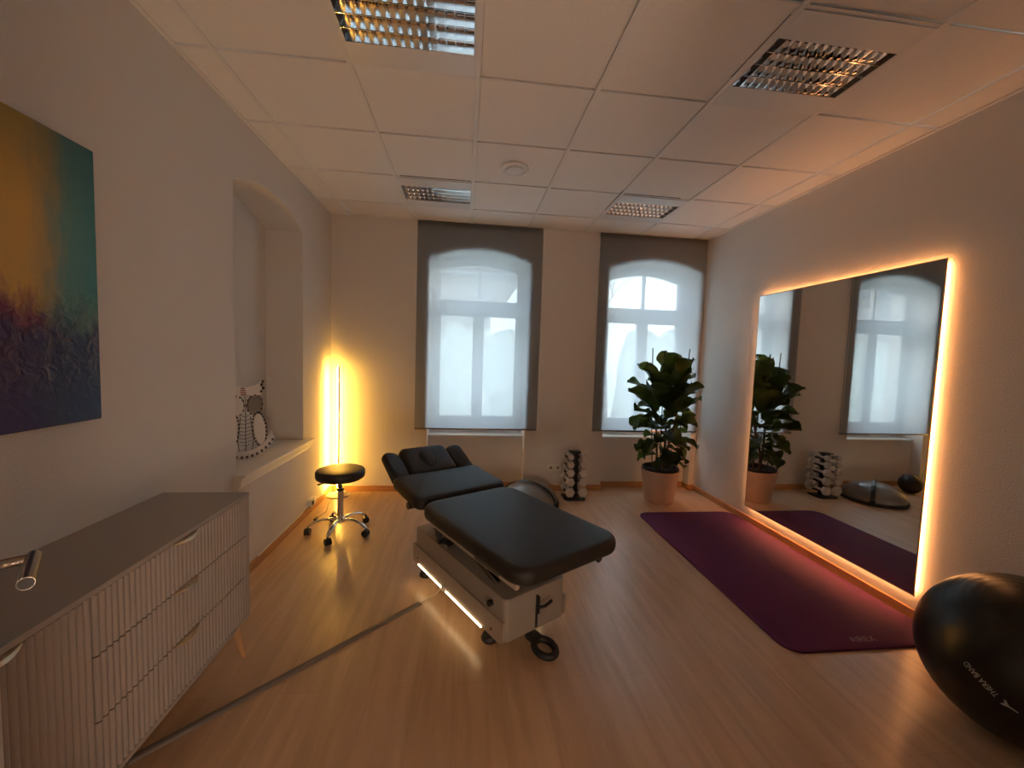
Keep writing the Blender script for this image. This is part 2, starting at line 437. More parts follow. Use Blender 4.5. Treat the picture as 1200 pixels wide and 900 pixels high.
# ceiling: suspended 62.5 cm tiles in a white T grid
S = .625; GX, GY = .0245, 2.1717
g = G()
xs = [GX+S*i for i in range(-4,6)]; ys = [GY+S*j for j in range(-5,4)]
def cl(v,a,b): return max(a,min(b,v))
fix = {(-1,-1),(2,-1),(-1,2),(2,2)}
for i in range(-3,5):
    for j in range(-4,5):
        if (i,j) in fix: continue
        x0,x1 = cl(GX+S*i,XL,XR), cl(GX+S*(i+1),XL,XR); y0,y1 = cl(GY+S*j,YR,YB), cl(GY+S*(j+1),YR,YB)
        if x1-x0 < .03 or y1-y0 < .03: continue
        g.box((x0+(.015 if x0>XL else .003),y0+.012,ZC+.010),(x1-(.015 if x1<XR else .003),y1-.012,ZC+.026))
g.box((XL-.3,YR-.1,ZC+.12),(XR+.2,4.98,ZC+.16))
struct(g.obj('ceiling','tile',smooth=False))
g = G()
for x in [GX+S*i for i in range(-2,5)]: g.box((x-.012,YR,ZC),(x+.012,YB,ZC+.0069))
for y in [GY+S*j for j in range(-3,4)]:
    xx = XL
    for x in [GX+S*i for i in range(-2,5)]+[XR+.012]:
        if x-.012-xx > .02: g.box((xx,y-.006,ZC+.003),(x-.012,y+.006,ZC+.0069))
        xx = x+.012
g.box((XL,YB-.022,ZC-.001),(XR,YB,ZC+.0069)); g.box((XL,YR,ZC-.001),(XR,YR+.022,ZC+.0069))
g.box((XL,YR+.022,ZC-.001),(XL+.02,YB-.022,ZC+.0069)); g.box((XR-.02,YR+.022,ZC-.001),(XR,YB-.022,ZC+.0069))
struct(g.obj('trim_1','grid',smooth=False))

# skirting boards
BH = .062
def skirt(name, segs):
    g = G()
    for lo,hi in segs: g.box(lo,hi,bev=.003,seg=1)
    struct(g.obj(name,'beech',smooth=False))
t_ = .015
skirt('baseboard_back', [((XL+t_,YB-t_,0),(W1[0],YB,BH)), ((W1[0],YB-t_,0),(W1[0]+t_,4.572,BH)), ((W1[0]+t_,4.572-t_,0),(W1[1]-t_,4.572,BH)),
    ((W1[1]-t_,YB-t_,0),(W1[1],4.572,BH)), ((W1[1],YB-t_,0),(W2[0],YB,BH)), ((W2[0],YB-t_,0),(W2[0]+t_,4.572,BH)),
    ((W2[0]+t_,4.572-t_,0),(W2[1]-t_,4.572,BH)), ((W2[1]-t_,YB-t_,0),(W2[1],4.572,BH)), ((W2[1],YB-t_,0),(XR-t_,YB,BH))])
skirt('baseboard_left', [((XL,YR,0),(XL+t_,YB,BH))])
skirt('baseboard_right', [((XR-t_,YR,0),(XR,YB,BH))])

# windows
def window(name, xa, xb):
    root = bpy.data.objects.new(name, None); col.objects.link(root); struct(root)
    root.location = (xa, 4.74, 0); cx = (xb-xa)/2; w = xb-xa
    y0, dy = 0, .075
    def P(pts, y): return [(x,y,z) for x,z in pts]
    zb = .60
    # outer frame
    outer = [(0,zb)]+arch_pts(0,w,ZS,RISE)+[(w,zb)]
    inner = [(.045,zb+.05)]+arch_pts(.045,w-.045,ZS-.045,RISE-.005)+[(w-.045,zb+.05)]
    G().ring(P(outer,y0),P(inner,y0),(0,dy,0)).obj('frame','white_gloss',root,angle=25)
    # transom
    G().box((.045,-.012,1.985),(w-.045,.07,2.085),bev=.006).obj('transom','white_gloss',root)
    # upper sash
    top_i = arch_pts(.095,w-.095,2.432,.082); top_o = arch_pts(.045,w-.045,ZS-.045,RISE-.005)
    G().ring(P([(.045,2.085)]+top_o+[(w-.045,2.085)],-.008),P([(.095,2.12)]+top_i+[(w-.095,2.12)],-.008),(0,.06,0)).obj('upper_sash','white_gloss',root,angle=25)
    G().box((cx-.014,-.006,2.12),(cx+.014,.05,2.516),bev=.003,seg=1).obj('glazing_bar','white_gloss',root)
    G().extrude_poly(P([(.095,2.12)]+top_i+[(w-.095,2.12)],.02),(0,.005,0)).obj('pane','glass',root,smooth=False)
    # lower sashes
    mid = cx
    for (a,b) in ((.045,mid-.002),(mid+.002,w-.045)):
        s_ = G().ring(P([(a,.65),(b,.65),(b,1.985),(a,1.985)],-.014),P([(a+.058,.795),(b-.058,.795),(b-.058,1.945),(a+.058,1.945)],-.014),(0,.065,0)).obj('sash','white_gloss',root,smooth=False)
        G().ring(P([(a+.052,.789),(b-.052,.789),(b-.052,1.951),(a+.052,1.951)],-.019),P([(a+.062,.799),(b-.062,.799),(b-.062,1.941),(a+.062,1.941)],-.019),(0,.005,0)).obj('glazing_bead','white_gloss',s_,smooth=False)
        G().box((a+.058,.018,.795),(b-.058,.023,1.945)).obj('pane','glass',s_,smooth=False)
    G().box((mid-.024,-.028,.64),(mid+.024,-.014,1.985),bev=.004).obj('mullion','white_gloss',root)
    g = G(); g.box((mid-.014,-.036,1.28),(mid+.014,-.028,1.40),bev=.003); g.cyl((mid,-.036,1.34),(mid,-.07,1.34),.009)
    g.box((mid-.011,-.082,1.22),(mid+.011,-.066,1.35),bev=.004); g.obj('handle','white_plastic',root)
    for hx in (.11,w-.11-.07):
        G().box((hx,-.018,2.028),(hx+.07,-.012,2.04),bev=.002,seg=1).obj('vent_slot','owl_grey',root)
    # inner sill board
    G().box((.0,-.175,.575),(w,-.0005,.602),bev=.005).obj('sill','sill',root)
    return root
window('window_1', *W1); window('window_2', *W2)

# ------------------------------------------------------------------ roller blinds
def blind(xa, xb, label):
    t = thing('roller_blind', label, 'blind', (0,0,0))
    zb = .70; y = YB-.020
    G().raw([(xa,y,zb),(xb,y,zb),(xb,y,ZC-.002),(xa,y,ZC-.002)],[(0,1,2,3)]).obj('fabric','blind',t,smooth=False)
    G().box((xa,y-.006,zb-.016),(xb,y+.006,zb+.002),bev=.004).obj('bottom_rail','steel',t)
    G().box((xa,y+.001,2.855),(xb,y+.012,ZC-.002)).obj('head_rail','blind_tube',t,smooth=False)
    for x in (xa-.004,xb+.001): G().box((x,y-.004,2.845),(x+.003,YB-.0005,2.891),bev=.001,seg=1).obj('bracket','white_plastic',t)
    return t
M['blind_tube'] = pmat('blind_fabric_roll', (.20,.165,.14), .8)
b1 = blind(-.535, .798, 'dark translucent roller blind lowered over the left arched window')
b2 = blind(1.436, 2.694, 'dark translucent roller blind lowered over the right arched window behind the plant')
g = G()
for s_ in (0,.022):
    g.tube([(.806+s_*.3,YB-.05+s_,2.85),(.806+s_*.3,YB-.05+s_,.72)],.0022,n=6)
g.tube([(.806,YB-.05,.72),(.809,YB-.047,.712),(.812,YB-.028,.72)],.0022,n=6)
g.obj('pull_chain','white_plastic',b1)

# ------------------------------------------------------------------ ceiling lights
def fixture(i, j, label):
    x0, y0 = GX+S*i+.013, GY+S*j+.013; w = S-.026
    t = thing('louvre_ceiling_light', label, 'ceiling light', (x0+w/2, y0+w/2, ZC), 0, 'louvre lights in the suspended ceiling')
    h = w/2; ly0, ly1, lx = -.157, .157, .289
    g = G()
    g.box((-h,-h,-.001),(h,ly0,.004)); g.box((-h,ly1,-.001),(h,h,.004)); g.box((-h,ly0,-.001),(-lx,ly1,.004)); g.box((lx,ly0,-.001),(h,ly1,.004))
    g.obj('face_plate','louvre_white',t,smooth=False)
    g = G(); e = .004
    g.raw([(-lx-e,ly0-e,.1),(lx+e,ly0-e,.1),(lx+e,ly1+e,.1),(-lx-e,ly1+e,.1)],[(0,1,2,3)])
    for (a,b) in (((-lx-e,ly0-e),(lx+e,ly0-e)),((lx+e,ly0-e),(lx+e,ly1+e)),((lx+e,ly1+e),(-lx-e,ly1+e)),((-lx-e,ly1+e),(-lx-e,ly0-e))):
        g.raw([(a[0],a[1],.004),(b[0],b[1],.004),(b[0],b[1],.1),(a[0],a[1],.1)],[(0,1,2,3)])
    g.obj('housing','housing',t,smooth=False)
    # longitudinal reflectors: curved aluminium troughs between the four lamp rows
    g = G(); rows = 4; pitch = (ly1-ly0)/rows
    for k in range(rows+1):
        y = ly0+pitch*k
        prof = [(.0012,.003),(.004,.018),(.010,.034),(.017,.046)]
        for sgn in (-1,1):
            if (k==0 and sgn<0) or (k==rows and sgn>0): continue
            V=[];F=[]
            for (d,z) in prof: V += [(-lx,y+sgn*d,z),(lx,y+sgn*d,z)]
            for q in range(len(prof)-1): F.append((2*q,2*q+1,2*q+3,2*q+2))
            g.raw(V,F)
        g.box((-lx,y-.0015,.0),(lx,y+.0015,.0035))
    g.obj('reflector','alu',t,angle=60)
    g = G(); n = 14; px = 2*lx/n
    for k in range(1,n):
        x = -lx+px*k
        V=[];F=[]
        for (d,z) in ((.0008,.002),(.0028,.02),(.006,.036)):
            V += [(x-d,ly0,z),(x-d,ly1,z),(x+d,ly0,z),(x+d,ly1,z)]
        for q in range(2): F += [(4*q,4*q+1,4*q+5,4*q+4),(4*q+2,4*q+3,4*q+7,4*q+6)]
        F.append((0,1,3,2)); g.raw(V,F)
    g.obj('louvre_blades','alu',t,angle=60)
    for k in range(rows):
        y = ly0+pitch*(k+.5)
        G().cyl((-lx+.005,y,.072),(lx-.005,y,.072),.013,n=12).obj('tube','tubeglass',t)
fixture(-1,-1,'unlit louvre ceiling light at the top edge left of centre, nearest the painting')
fixture(2,-1,'unlit louvre ceiling light above the near end of the wall mirror, upper right')
fixture(-1,2,'unlit louvre ceiling light just in front of the left window blind')
fixture(2,2,'unlit louvre ceiling light just in front of the right window blind')

t = thing('ceiling_disc_vent','small round white disc vent in the ceiling tile between the four lights','ceiling vent',(.325,3.116,ZC+.007))
G().lathe([(.005,0),(.098,0),(.104,-.006),(.100,-.014),(.084,-.020),(.080,-.014),(.074,-.010),(.004,-.010)],n=40).obj('rim','louvre_white',t)
G().lathe([(.004,-.0105),(.062,-.0105),(.066,-.018),(.060,-.026),(.030,-.024),(.026,-.028),(.004,-.028)],n=40).obj('disc','louvre_white',t)

# ------------------------------------------------------------------ niche sill moulding (part of the room)
g = G()
prof = [(0,.712),(.075,.712),(.078,.706),(.075,.698),(.060,.694),(.058,.684),(.050,.680),(.046,.640),(.034,.634),(.030,.620),(0,.616)]
y0, y1 = 2.625, 3.80
V = [(XL+d, y0, z) for d,z in prof] + [(XL+d, y1, z) for d,z in prof]; n = len(prof)
g.raw(V, [tuple(range(n)), tuple(range(2*n-1,n-1,-1))]+[(k,(k+1)%n,n+(k+1)%n,n+k) for k in range(n)])
g.box((-1.705,2.67,.691),(XL,3.712,.7115))
struct(g.obj('trim_2','sill',smooth=False))

# ------------------------------------------------------------------ openwork owl on the niche sill
t = thing('owl_sculpture','white openwork metal owl with dotted wings standing on the niche sill','figurine',(-1.53,3.03,.7115),math.radians(-32))
# local Y across, Z up, thin in X
def oy(pts, x=0): return [(x,a,b) for a,b in pts]
def ell(cy,cz,ry,rz,n=24,rot=0):
    out=[]
    for k in range(n):
        a=2*PI*k/n; y,z=ry*math.cos(a),rz*math.sin(a)
        out.append((cy+y*math.cos(rot)-z*math.sin(rot), cz+y*math.sin(rot)+z*math.cos(rot)))
    return out
head = [(-.125,.56),(-.08,.525),(0,.505),(.08,.525),(.125,.56),(.13,.50),(.115,.45),(.05,.44),(0,.46),(-.05,.44),(-.115,.45),(-.13,.50)]
G().extrude_poly(oy(head,-.003),(.006,0,0)).obj('head_plate','owl',t,smooth=False)
for s_ in (-1,1):
    g = G()
    for (a,b,r) in ((.122,.545,.013),(.113,.522,.013),(.124,.497,.013),(.110,.474,.011)): g.extrude_poly(oy(ell(s_*a,b,r*.8,r,8),.0035),(.003,0,0))
    g.obj('ear_spots','owl_dark',t,smooth=False)
g = G()
for k in range(4): g.box((.0035,-.035,.455+k*.014),(.006,.005-.004*k,.463+k*.014))
g.obj('brow_marks','owl_red',t,smooth=False)
e1 = G().extrude_poly(oy(ell(-.065,.375,.052,.066),-.003),(.006,0,0)).obj('eye','owl',t,smooth=False)
e2 = G().extrude_poly(oy(ell(.065,.385,.050,.066),-.003),(.006,0,0)).obj('eye','owl_grey',t,smooth=False)
for c in (-.065,.065):
    g = G(); g.tube([(.001,c+.055*math.cos(q*PI/15),.38+.070*math.sin(q*PI/15)) for q in range(30)],.0022,n=5,closed=True)
    for k in range(12):
        a = 2*PI*k/12; yy,zz = c+.055*math.cos(a), .38+.070*math.sin(a)
        g.box((-.003,yy-.005,zz-.006),(.004,yy+.005,zz+.006))
    g.obj('eye_dots','owl_dark',e1 if c<0 else e2,smooth=False)
for s_ in (-1,1):
    wv = G().extrude_poly(oy(ell(s_*.098,.20,.042,.115,rot=s_*.12),-.003),(.006,0,0)).obj('wing','owl',t,smooth=False)
    g = G()
    for k,(a,b) in enumerate(ell(s_*.098,.20,.050,.125,26,s_*.12)): g.box((-.003,a-.004,b-.006),(.004,a+.004,b+.006))
    g.obj('wing_dots','owl_dark',wv,smooth=False)
g = G()
for k in range(9):
    z = .09+.026*k; wd = .055*math.sin(PI*(k+1)/10)+.008
    g.tube([(0,-wd,z+.012),(0,0,z),(0,wd,z+.012)],.0024,n=5)
g.tube([(0,0,.02),(0,0,.45)],.0028,n=6); g.tube([(0,-.04,.03),(0,-.055,.13),(0,-.035,.30)],.003,n=6); g.tube([(0,.04,.03),(0,.055,.13),(0,.035,.30)],.003,n=6)
g.obj('belly_wire','owl_grey',t)
n = 16; R1, R2 = .245, .20
arc_o = [(R1*math.sin(a), .245-R1*math.cos(a)) for a in [math.radians(-58+116*k/n) for k in range(n+1)]]
arc_i = [(R2*math.sin(a)*1.02, .255-R2*math.cos(a)) for a in [math.radians(-66+132*k/n) for k in range(n+1)]]
base = G().ring(oy(arc_o,-.012),oy(arc_i,-.012),(.024,0,0),closed=False).obj('crescent_base','owl',t,smooth=False)
g = G()
for k in range(13):
    a = math.radians(-54+108*k/12); yy,zz = .232*math.sin(a), .247-.232*math.cos(a)
    g.box((.0121,yy-.007,zz-.009),(.015,yy+.007,zz+.009))
g.obj('base_spots','owl_dark',base,smooth=False)

# ------------------------------------------------------------------ painting
root = thing('canvas_painting','abstract canvas painting of amber over violet and teal on the left wall','painting',(XL,.70,1.206))
m = M['painting']
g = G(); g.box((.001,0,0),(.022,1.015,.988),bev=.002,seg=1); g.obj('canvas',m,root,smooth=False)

# ------------------------------------------------------------------ sideboard
CY0, CY1, CXF = .69, 2.045, -1.022
t = thing('sideboard','pale grey sideboard with fluted fronts and curved brass pulls against the left wall','sideboard',(XL+.003,CY0,0))
def L_(x,y,z): return (x-(XL+.003), y-CY0, z)
def bx(g,lo,hi,bev=0): g.box(L_(*lo),L_(*hi),bev=bev)
g = G()
X0 = XL+.003
bx(g,(X0,CY0,.785),(CXF+.003,CY1,.803),.002); bx(g,(X0,CY0,.185),(CXF,CY1,.203),.002)
bx(g,(X0,CY1-.018,.203),(CXF,CY1,.785)); bx(g,(X0,CY0,.203),(CXF,CY0+.018,.785)); bx(g,(X0,CY0+.018,.203),(X0+.01,CY1-.018,.785))
bx(g,(X0,1.21,.203),(CXF-.03,1.226,.785))
g.obj('carcass','cab',t,smooth=False)
def fluted(y0,y1,z0,z1):
    g = G(); n = max(2,round((y1-y0)/.0215)); p = (y1-y0)/n; q = 6; V = []; F = []
    prof = []
    for k in range(n):
        for s_ in range(q):
            a = s_/q; prof.append((y0+p*(k+a), .012*abs(math.sin(PI*a))**.55))
    prof.append((y1,0)); xf = CXF-.010
    for (y,d) in prof: V += [L_(xf+d,y,z0),L_(xf+d,y,z1),L_(xf-.012,y,z1),L_(xf-.012,y,z0)]
    m_ = len(prof)
    for k in range(m_-1):
        for s_ in range(4):
            F.append((4*k+s_,4*k+(s_+1)%4,4*k+4+(s_+1)%4,4*k+4+s_))
    F += [(0,3,2,1),(4*m_-4,4*m_-3,4*m_-2,4*m_-1)]
    return g.raw(V,F)
def pull(yc,z,parent,w=.135):
    n = 12; V=[];F=[]
    g = G(); path=[]
    for k in range(n+1):
        s_ = -1+2*k/n; c = 1-s_*s_
        # thin crescent lip curling out over the top edge of the front
        x = CXF-.006; y = yc+s_*w/2
        V += [L_(x,y,z+.002),L_(x+.004+.022*c,y,z+.002),L_(x+.006+.024*c,y,z-.002-.006*c),L_(x+.003+.020*c,y,z-.002-.006*c),L_(x+.002+.018*c,y,z-.001),L_(x,y,z-.001)]
    for k in range(n):
        for s_ in range(6): F.append((6*k+s_,6*k+(s_+1)%6,6*k+6+(s_+1)%6,6*k+6+s_))
    F += [tuple(range(6)),tuple(range(6*n+5,6*n-1,-1))]
    g.raw(V,F); return g.obj('handle','brass',parent,angle=50)
dz = [(.603,.782),(.405,.599),(.205,.401)]
for (z0,z1) in dz:
    d = fluted(1.222,CY1-.021,z0,z1).obj('drawer','cab',t,angle=80); pull(1.60,z1,d)
d = fluted(CY0+.021,1.218,.205,.782).obj('door','cab',t,angle=80); pull(.972,.782,d)
for (x,y,sx,sy) in ((CXF-.04,CY1-.06,.025,.03),(X0+.06,CY1-.06,-.02,.03),(CXF-.04,CY0+.06,.025,-.03),(X0+.06,CY0+.06,-.02,-.03)):
    G().cyl(L_(x,y,.186),L_(x+sx,y+sy,0),.017,.010,n=16).obj('leg','oak',t)

# ------------------------------------------------------------------ open door with lever handle (just left of the frame)
nrm = Vector((.774,.633,0)); run = Vector((-.633,.774,0))
hp = Vector((-.870,.905,1.05))
lp = hp - nrm*.052
door = bpy.data.objects.new('door_1', None); col.objects.link(door); struct(door)
door.matrix_world = Matrix(((run.x,-nrm.x,0,lp.x),(run.y,-nrm.y,0,lp.y),(0,0,1,0),(0,0,0,1)))
# local +X along the leaf towards its free edge, local -Y into the room
G().box((-.80,.001,.008),(.065,.042,2.03),bev=.003,seg=1).obj('leaf','door',door,smooth=False)
g = G()
g.cyl((0,.001,1.05),(0,-.008,1.05),.026,n=24)
g.cyl((0,-.008,1.05),(0,-.056,1.05),.0095,n=16)
g.cyl((.012,-.056,1.05),(-.128,-.056,1.05),.0118,n=24)
lev = g.obj('lever_handle','steel',door)
G().cyl((-.128,-.056,1.05),(-.1285,-.056,1.05),.0112,n=24).obj('dark_end_disc','black',lev)  # black disc added so the lever's end stays dark against the hallway light
g = G(); g.cyl((.0,.001,.97),(.0,-.006,.97),.024,n=24); g.obj('key_rosette','steel',door)
g = G()
g.box((DX0-.06,YR,0),(DX0,YR+.012,DH+.06)); g.box((DX1,YR,0),(DX1+.06,YR+.012,DH+.06)); g.box((DX0,YR,DH),(DX1,YR+.012,DH+.06))
struct(g.obj('trim_3','door',smooth=False))

# ------------------------------------------------------------------ wall mirror with LED halo
MY0, MY1, MZ0, MZ1 = 2.0365, 3.5125, .155, 2.128; MX = XR-.04
t = thing('wall_mirror','large rectangular wall mirror with orange light glowing behind its edges','mirror',(MX,(MY0+MY1)/2,0))
cy = (MY0+MY1)/2; hw = (MY1-MY0)/2
G().box((0,-hw+.006,MZ0+.006),(.004,hw-.006,MZ1-.006)).obj('glass','mirror',t,smooth=False)
g = G()
for lo,hi in (((-.001,-hw,MZ0),(.006,-hw+.006,MZ1)),((-.001,hw-.006,MZ0),(.006,hw,MZ1)),((-.001,-hw+.006,MZ0),(.006,hw-.006,MZ0+.006)),((-.001,-hw+.006,MZ1-.006),(.006,hw-.006,MZ1))): g.box(lo,hi)
g.obj('edge_trim','bronze',t,smooth=False)
ins = .022
G().box((.0061,-hw+ins,MZ0+.011),(.039,hw-ins,MZ1-ins)).obj('back_box','white_plastic',t,smooth=False)
g = G(); a,b = .022,.036
g.box((a,-hw+ins-.003,MZ0+ins),(b,-hw+ins,MZ1-ins)); g.box((a,hw-ins,MZ0+ins),(b,hw-ins+.003,MZ1-ins))
g.box((a,-hw+ins,MZ0+.008),(b,hw-ins,MZ0+.011)); g.box((a,-hw+ins,MZ1-ins),(b,hw-ins,MZ1-ins+.003))
g.obj('led_strip','led_orange',t,smooth=False)

# ------------------------------------------------------------------ exercise mat
MW, ML = .975, 1.90; mc = (1.702+MW/2, 1.832+ML/2)
t = thing('exercise_mat','purple exercise mat with rounded corners lying under the wall mirror','exercise mat',(mc[0],mc[1],0))
G().slab(rrect(MW,ML,.10,8),[(.002,.0003),(0,.003),(0,.012),(.003,.015)]).obj('foam','mat',t,angle=60)

def text_mesh(body, size):
    cu = bpy.data.curves.new('txt','FONT'); cu.body = body; cu.size = size; cu.align_x = 'LEFT'; cu.resolution_u = 3
    ob = bpy.data.objects.new('txt', cu); col.objects.link(ob)
    dg = bpy.context.evaluated_depsgraph_get(); me = bpy.data.meshes.new_from_object(ob.evaluated_get(dg))
    V = [v.co.copy() for v in me.vertices]; F = [tuple(p.vertices) for p in me.polygons]
    bpy.data.objects.remove(ob); bpy.data.curves.remove(cu); bpy.data.meshes.remove(me)
    return V, F
V, F = text_mesh('AIREX', .055)
wx = max(v.x for v in V)
V = [Vector((2.115-mc[0]+v.x*.155/wx, 1.878-mc[1]+v.y, .0156)) for v in V]
G().raw(V,F).obj('printed_name','mat_print',t,smooth=False)

# ------------------------------------------------------------------ big exercise ball
RB = .325; BC = Vector((2.30,1.34,RB))
t = thing('exercise_ball','large black inflatable exercise ball on the floor beside the mat','exercise ball',(BC.x,BC.y,0))
axis = Vector((-.45,-.15,.88)).normalized(); rotq = Vector((0,0,1)).rotation_difference(axis).to_matrix()
g = G(); V=[];F=[]; n=64; prof=[]
m_ = 90
for i in range(m_+1):
    th = PI*i/m_; r = RB
    for kk in (16,22,28,34,40): # fine moulded ridges round both poles
        for thc in (math.radians(kk),PI-math.radians(kk)):
            r += .0016*math.exp(-((th-thc)/.012)**2)
    prof.append((max(r*math.sin(th),.0008), r*math.cos(th)))
for (r,z) in prof:
    for k in range(n):
        a = 2*PI*k/n; V.append(rotq@Vector((r*math.cos(a),r*math.sin(a),z))+Vector((0,0,RB)))
for i in range(m_):
    for k in range(n): F.append((i*n+k,(i+1)*n+k,(i+1)*n+(k+1)%n,i*n+(k+1)%n))
F += [tuple(range(n-1,-1,-1)), tuple(range(m_*n,(m_+1)*n))]
g.raw(V,F).obj('shell','ball',t,angle=80)
# printed name wraps round the ball: from s (lower right) to e (upper left)
s3, e3 = Vector((-.925,-.365,-.112)).normalized(), Vector((-.992,-.091,.088)).normalized()
ctr = (s3+e3).normalized(); ex = (e3-s3); ex = (ex-ctr*ex.dot(ctr)).normalized()
ey = ctr.cross(ex); ang = s3.angle(e3)*RB
def on_ball(u, v, lift=.0012):
    a, b = u/RB, v/RB
    d = (ctr*math.cos(a)+ex*math.sin(a))*math.cos(b)+ey*math.sin(b)
    return d*(RB+lift)+Vector((0,0,RB))
V, F = text_mesh('THERA BAND', .05)
wx = max(v.x for v in V); hy = max(v.y for v in V)
V2 = [on_ball(v.x/wx*ang-ang/2, (v.y/hy-.5)*.021) for v in V]
G().raw(V2,F).obj('printed_name','ball_print',t,smooth=False)
lg = [(-.052,-.004),(-.030,.003),(-.018,.014),(-.012,.012),(-.016,.0),(-.006,-.010),(-.012,-.012),(-.026,-.004),(-.050,-.008)]
V2 = [on_ball(-ang/2+a-.006, b) for a,b in lg]
G().raw(V2,[tuple(range(len(lg)))]).obj('printed_emblem','ball_print',t,smooth=False)

# ------------------------------------------------------------------ massage table
TH = math.radians(30.96)
U = Vector((-.5145,.8575,0)); Wv = Vector((.8575,.5145,0))
BC0 = Vector((.214,1.858,0))+U*.515+Wv*.205
t = thing('massage_table','electric massage table with charcoal cushions, raised headrest and pale boxed base','massage table',BC0,TH)
# pale base shroud with a stepped top
g = G()
def prism(g, prof, y0, y1):  # prof in (x,z)
    n = len(prof); V = [(x,y0,z) for x,z in prof]+[(x,y1,z) for x,z in prof]
    g.raw(V,[tuple(range(n)),tuple(range(2*n-1,n-1,-1))]+[(k,(k+1)%n,n+(k+1)%n,n+k) for k in range(n)])
b2 = bmesh.new(); bmesh.ops.create_cube(b2,size=1,matrix=T(0,0,.218)@Matrix.Diagonal((.40,1.03,.216,1)))
vert = [e for e in b2.edges if abs(e.verts[0].co.z-e.verts[1].co.z)>.1]
bmesh.ops.bevel(b2,geom=vert,offset=.03,segments=4,profile=.5,affect='EDGES')
tope = [e for e in b2.edges if e.verts[0].co.z>.32 and e.verts[1].co.z>.32]
bmesh.ops.bevel(b2,geom=tope,offset=.008,segments=2,profile=.5,affect='EDGES')
g.merge(b2)
g.obj('base_cover','bed_white',t,angle=35)
def side_panel(sx):
    g = G(); x0, x1 = (-.2145,-.201) if sx<0 else (.201,.2145)
    pts = []
    for (cy,cz,a0,r) in ((.505,.205,0,.012),(-.505,.205,90,.012),(-.485,.13,180,.028),(.485,.13,270,.028)):
        for k in range(5):
            a = math.radians(a0+90*k/4); pts.append((cy+r*math.cos(a)*(1), cz+r*math.sin(a)))
    return g.extrude_poly([(x0,a,b) for a,b in pts],(x1-x0,0,0))
for sx in (-1,1):
    p = side_panel(sx).obj('side_panel','bed_white2',t,angle=30)
    for yy in (.44,-.42): G().cyl((sx*.2146,yy,.14),(sx*.217,yy,.14),.006,n=12).obj('screw','black',p)
    xs_ = sx*.2165
    for (a,b) in ((-.335,.045),(.085,.425)):
        G().box((min(xs_-.003,xs_+.003),a,.098),(max(xs_-.003,xs_+.003),b,.106)).obj('led_strip','led_warm',t,smooth=False)
g = G(); g.box((-.226,.042,.098),(-.216,.088,.128),bev=.004); g.cyl((-.226,.065,.113),(-.234,.065,.113),.010,n=14)
g.obj('power_socket','white_plastic',t)
# end face: vertical slot with a lever
g = G(); g.box((-.008,-.5175,.118),(.008,-.5145,.292),bev=.0015,seg=1); g.obj('lever_slot','black',t)
g = G(); g.tube([(0,-.516,.235),(0,-.545,.24),(.02,-.556,.246),(.065,-.556,.258)],.0085,n=12); g.cyl((0,-.53,.20),(0,-.53,.285),.007,n=10)
g.obj('lever','black',t)
g = G(); g.cyl((-.2,-.40,.262),(-.222,-.40,.262),.015,n=18); g.obj('adjuster_knob','black',t)
# feet
for (x,y) in ((-.15,.44),(.15,.44),(-.15,-.32),(.15,-.32)):
    f = G().lathe([(.018,0),(.042,.002),(.046,.012),(.038,.030),(.018,.036)],(x,y,0),n=24).obj('foot','rubber',t)
    G().cyl((x,y,.034),(x,y,.112),.011,n=12).obj('foot_spindle','steel',f)
# foot loop pedal under the near end
g = G(); c = (.02,-.565); pts=[]
for k in range(20):
    a = 2*PI*k/20; pts.append((c[0]+.050*math.cos(a), c[1]+.062*math.sin(a), .030+.006*math.sin(a)))
g.tube(pts,.018,n=10,closed=True); g.box((-.012,-.52,.02),(.052,-.44,.055),bev=.008); g.obj('foot_pedal','rubber',t)
# lift frame between base and top
g = G()
for sx in (-1,1):
    x = sx*.14
    g.box((-.014,-.40,-.014),(.014,.40,.014),mat4=T(x,.02,.42)@Matrix.Rotation(math.radians(14),4,'X'),bev=.003,seg=1)
    g.box((-.014,-.40,-.014),(.014,.40,.014),mat4=T(x*.78,.02,.42)@Matrix.Rotation(math.radians(-14),4,'X'),bev=.003,seg=1)
    g.cyl((x*1.15,.02,.42),(x*.6,.02,.42),.01,n=12)
g.obj('scissor_arms','steel',t)
g = G()
for sx in (-1,1):
    g.box((sx*.244-.012,-.655,.462),(sx*.244+.012,.11,.537),bev=.006)
g.box((-.235,-.60,.49),(.235,-.56,.53),bev=.004); g.box((-.235,.05,.49),(.235,.09,.53),bev=.004)
for sx in (-1,1): g.cyl((sx*.13,.33,.328),(sx*.13,.33,.34),.02)
g.obj('top_frame','bed_white2',t)
for sx in (-1,1): G().box((sx*.2565-.0012,-.53,.470),(sx*.2565+.0012,-.32,.488),bev=.001,seg=1).obj('rail_slot','black',t)
G().box((-.262,.075,.425),(-.228,.108,.466),bev=.006).obj('rail_stop','black',t)
g = G(); g.box((-.20,.18,.328),(-.165,.215,.362),bev=.005); g.box((-.17,.13,.327),(-.08,.21,.358),bev=.005)
g.obj('frame_bracket','black',t)
g = G(); g.cyl((-.19,.10,.342),(-.15,.10,.342),.014,n=14); g.obj('chrome_bolt','chrome',t)
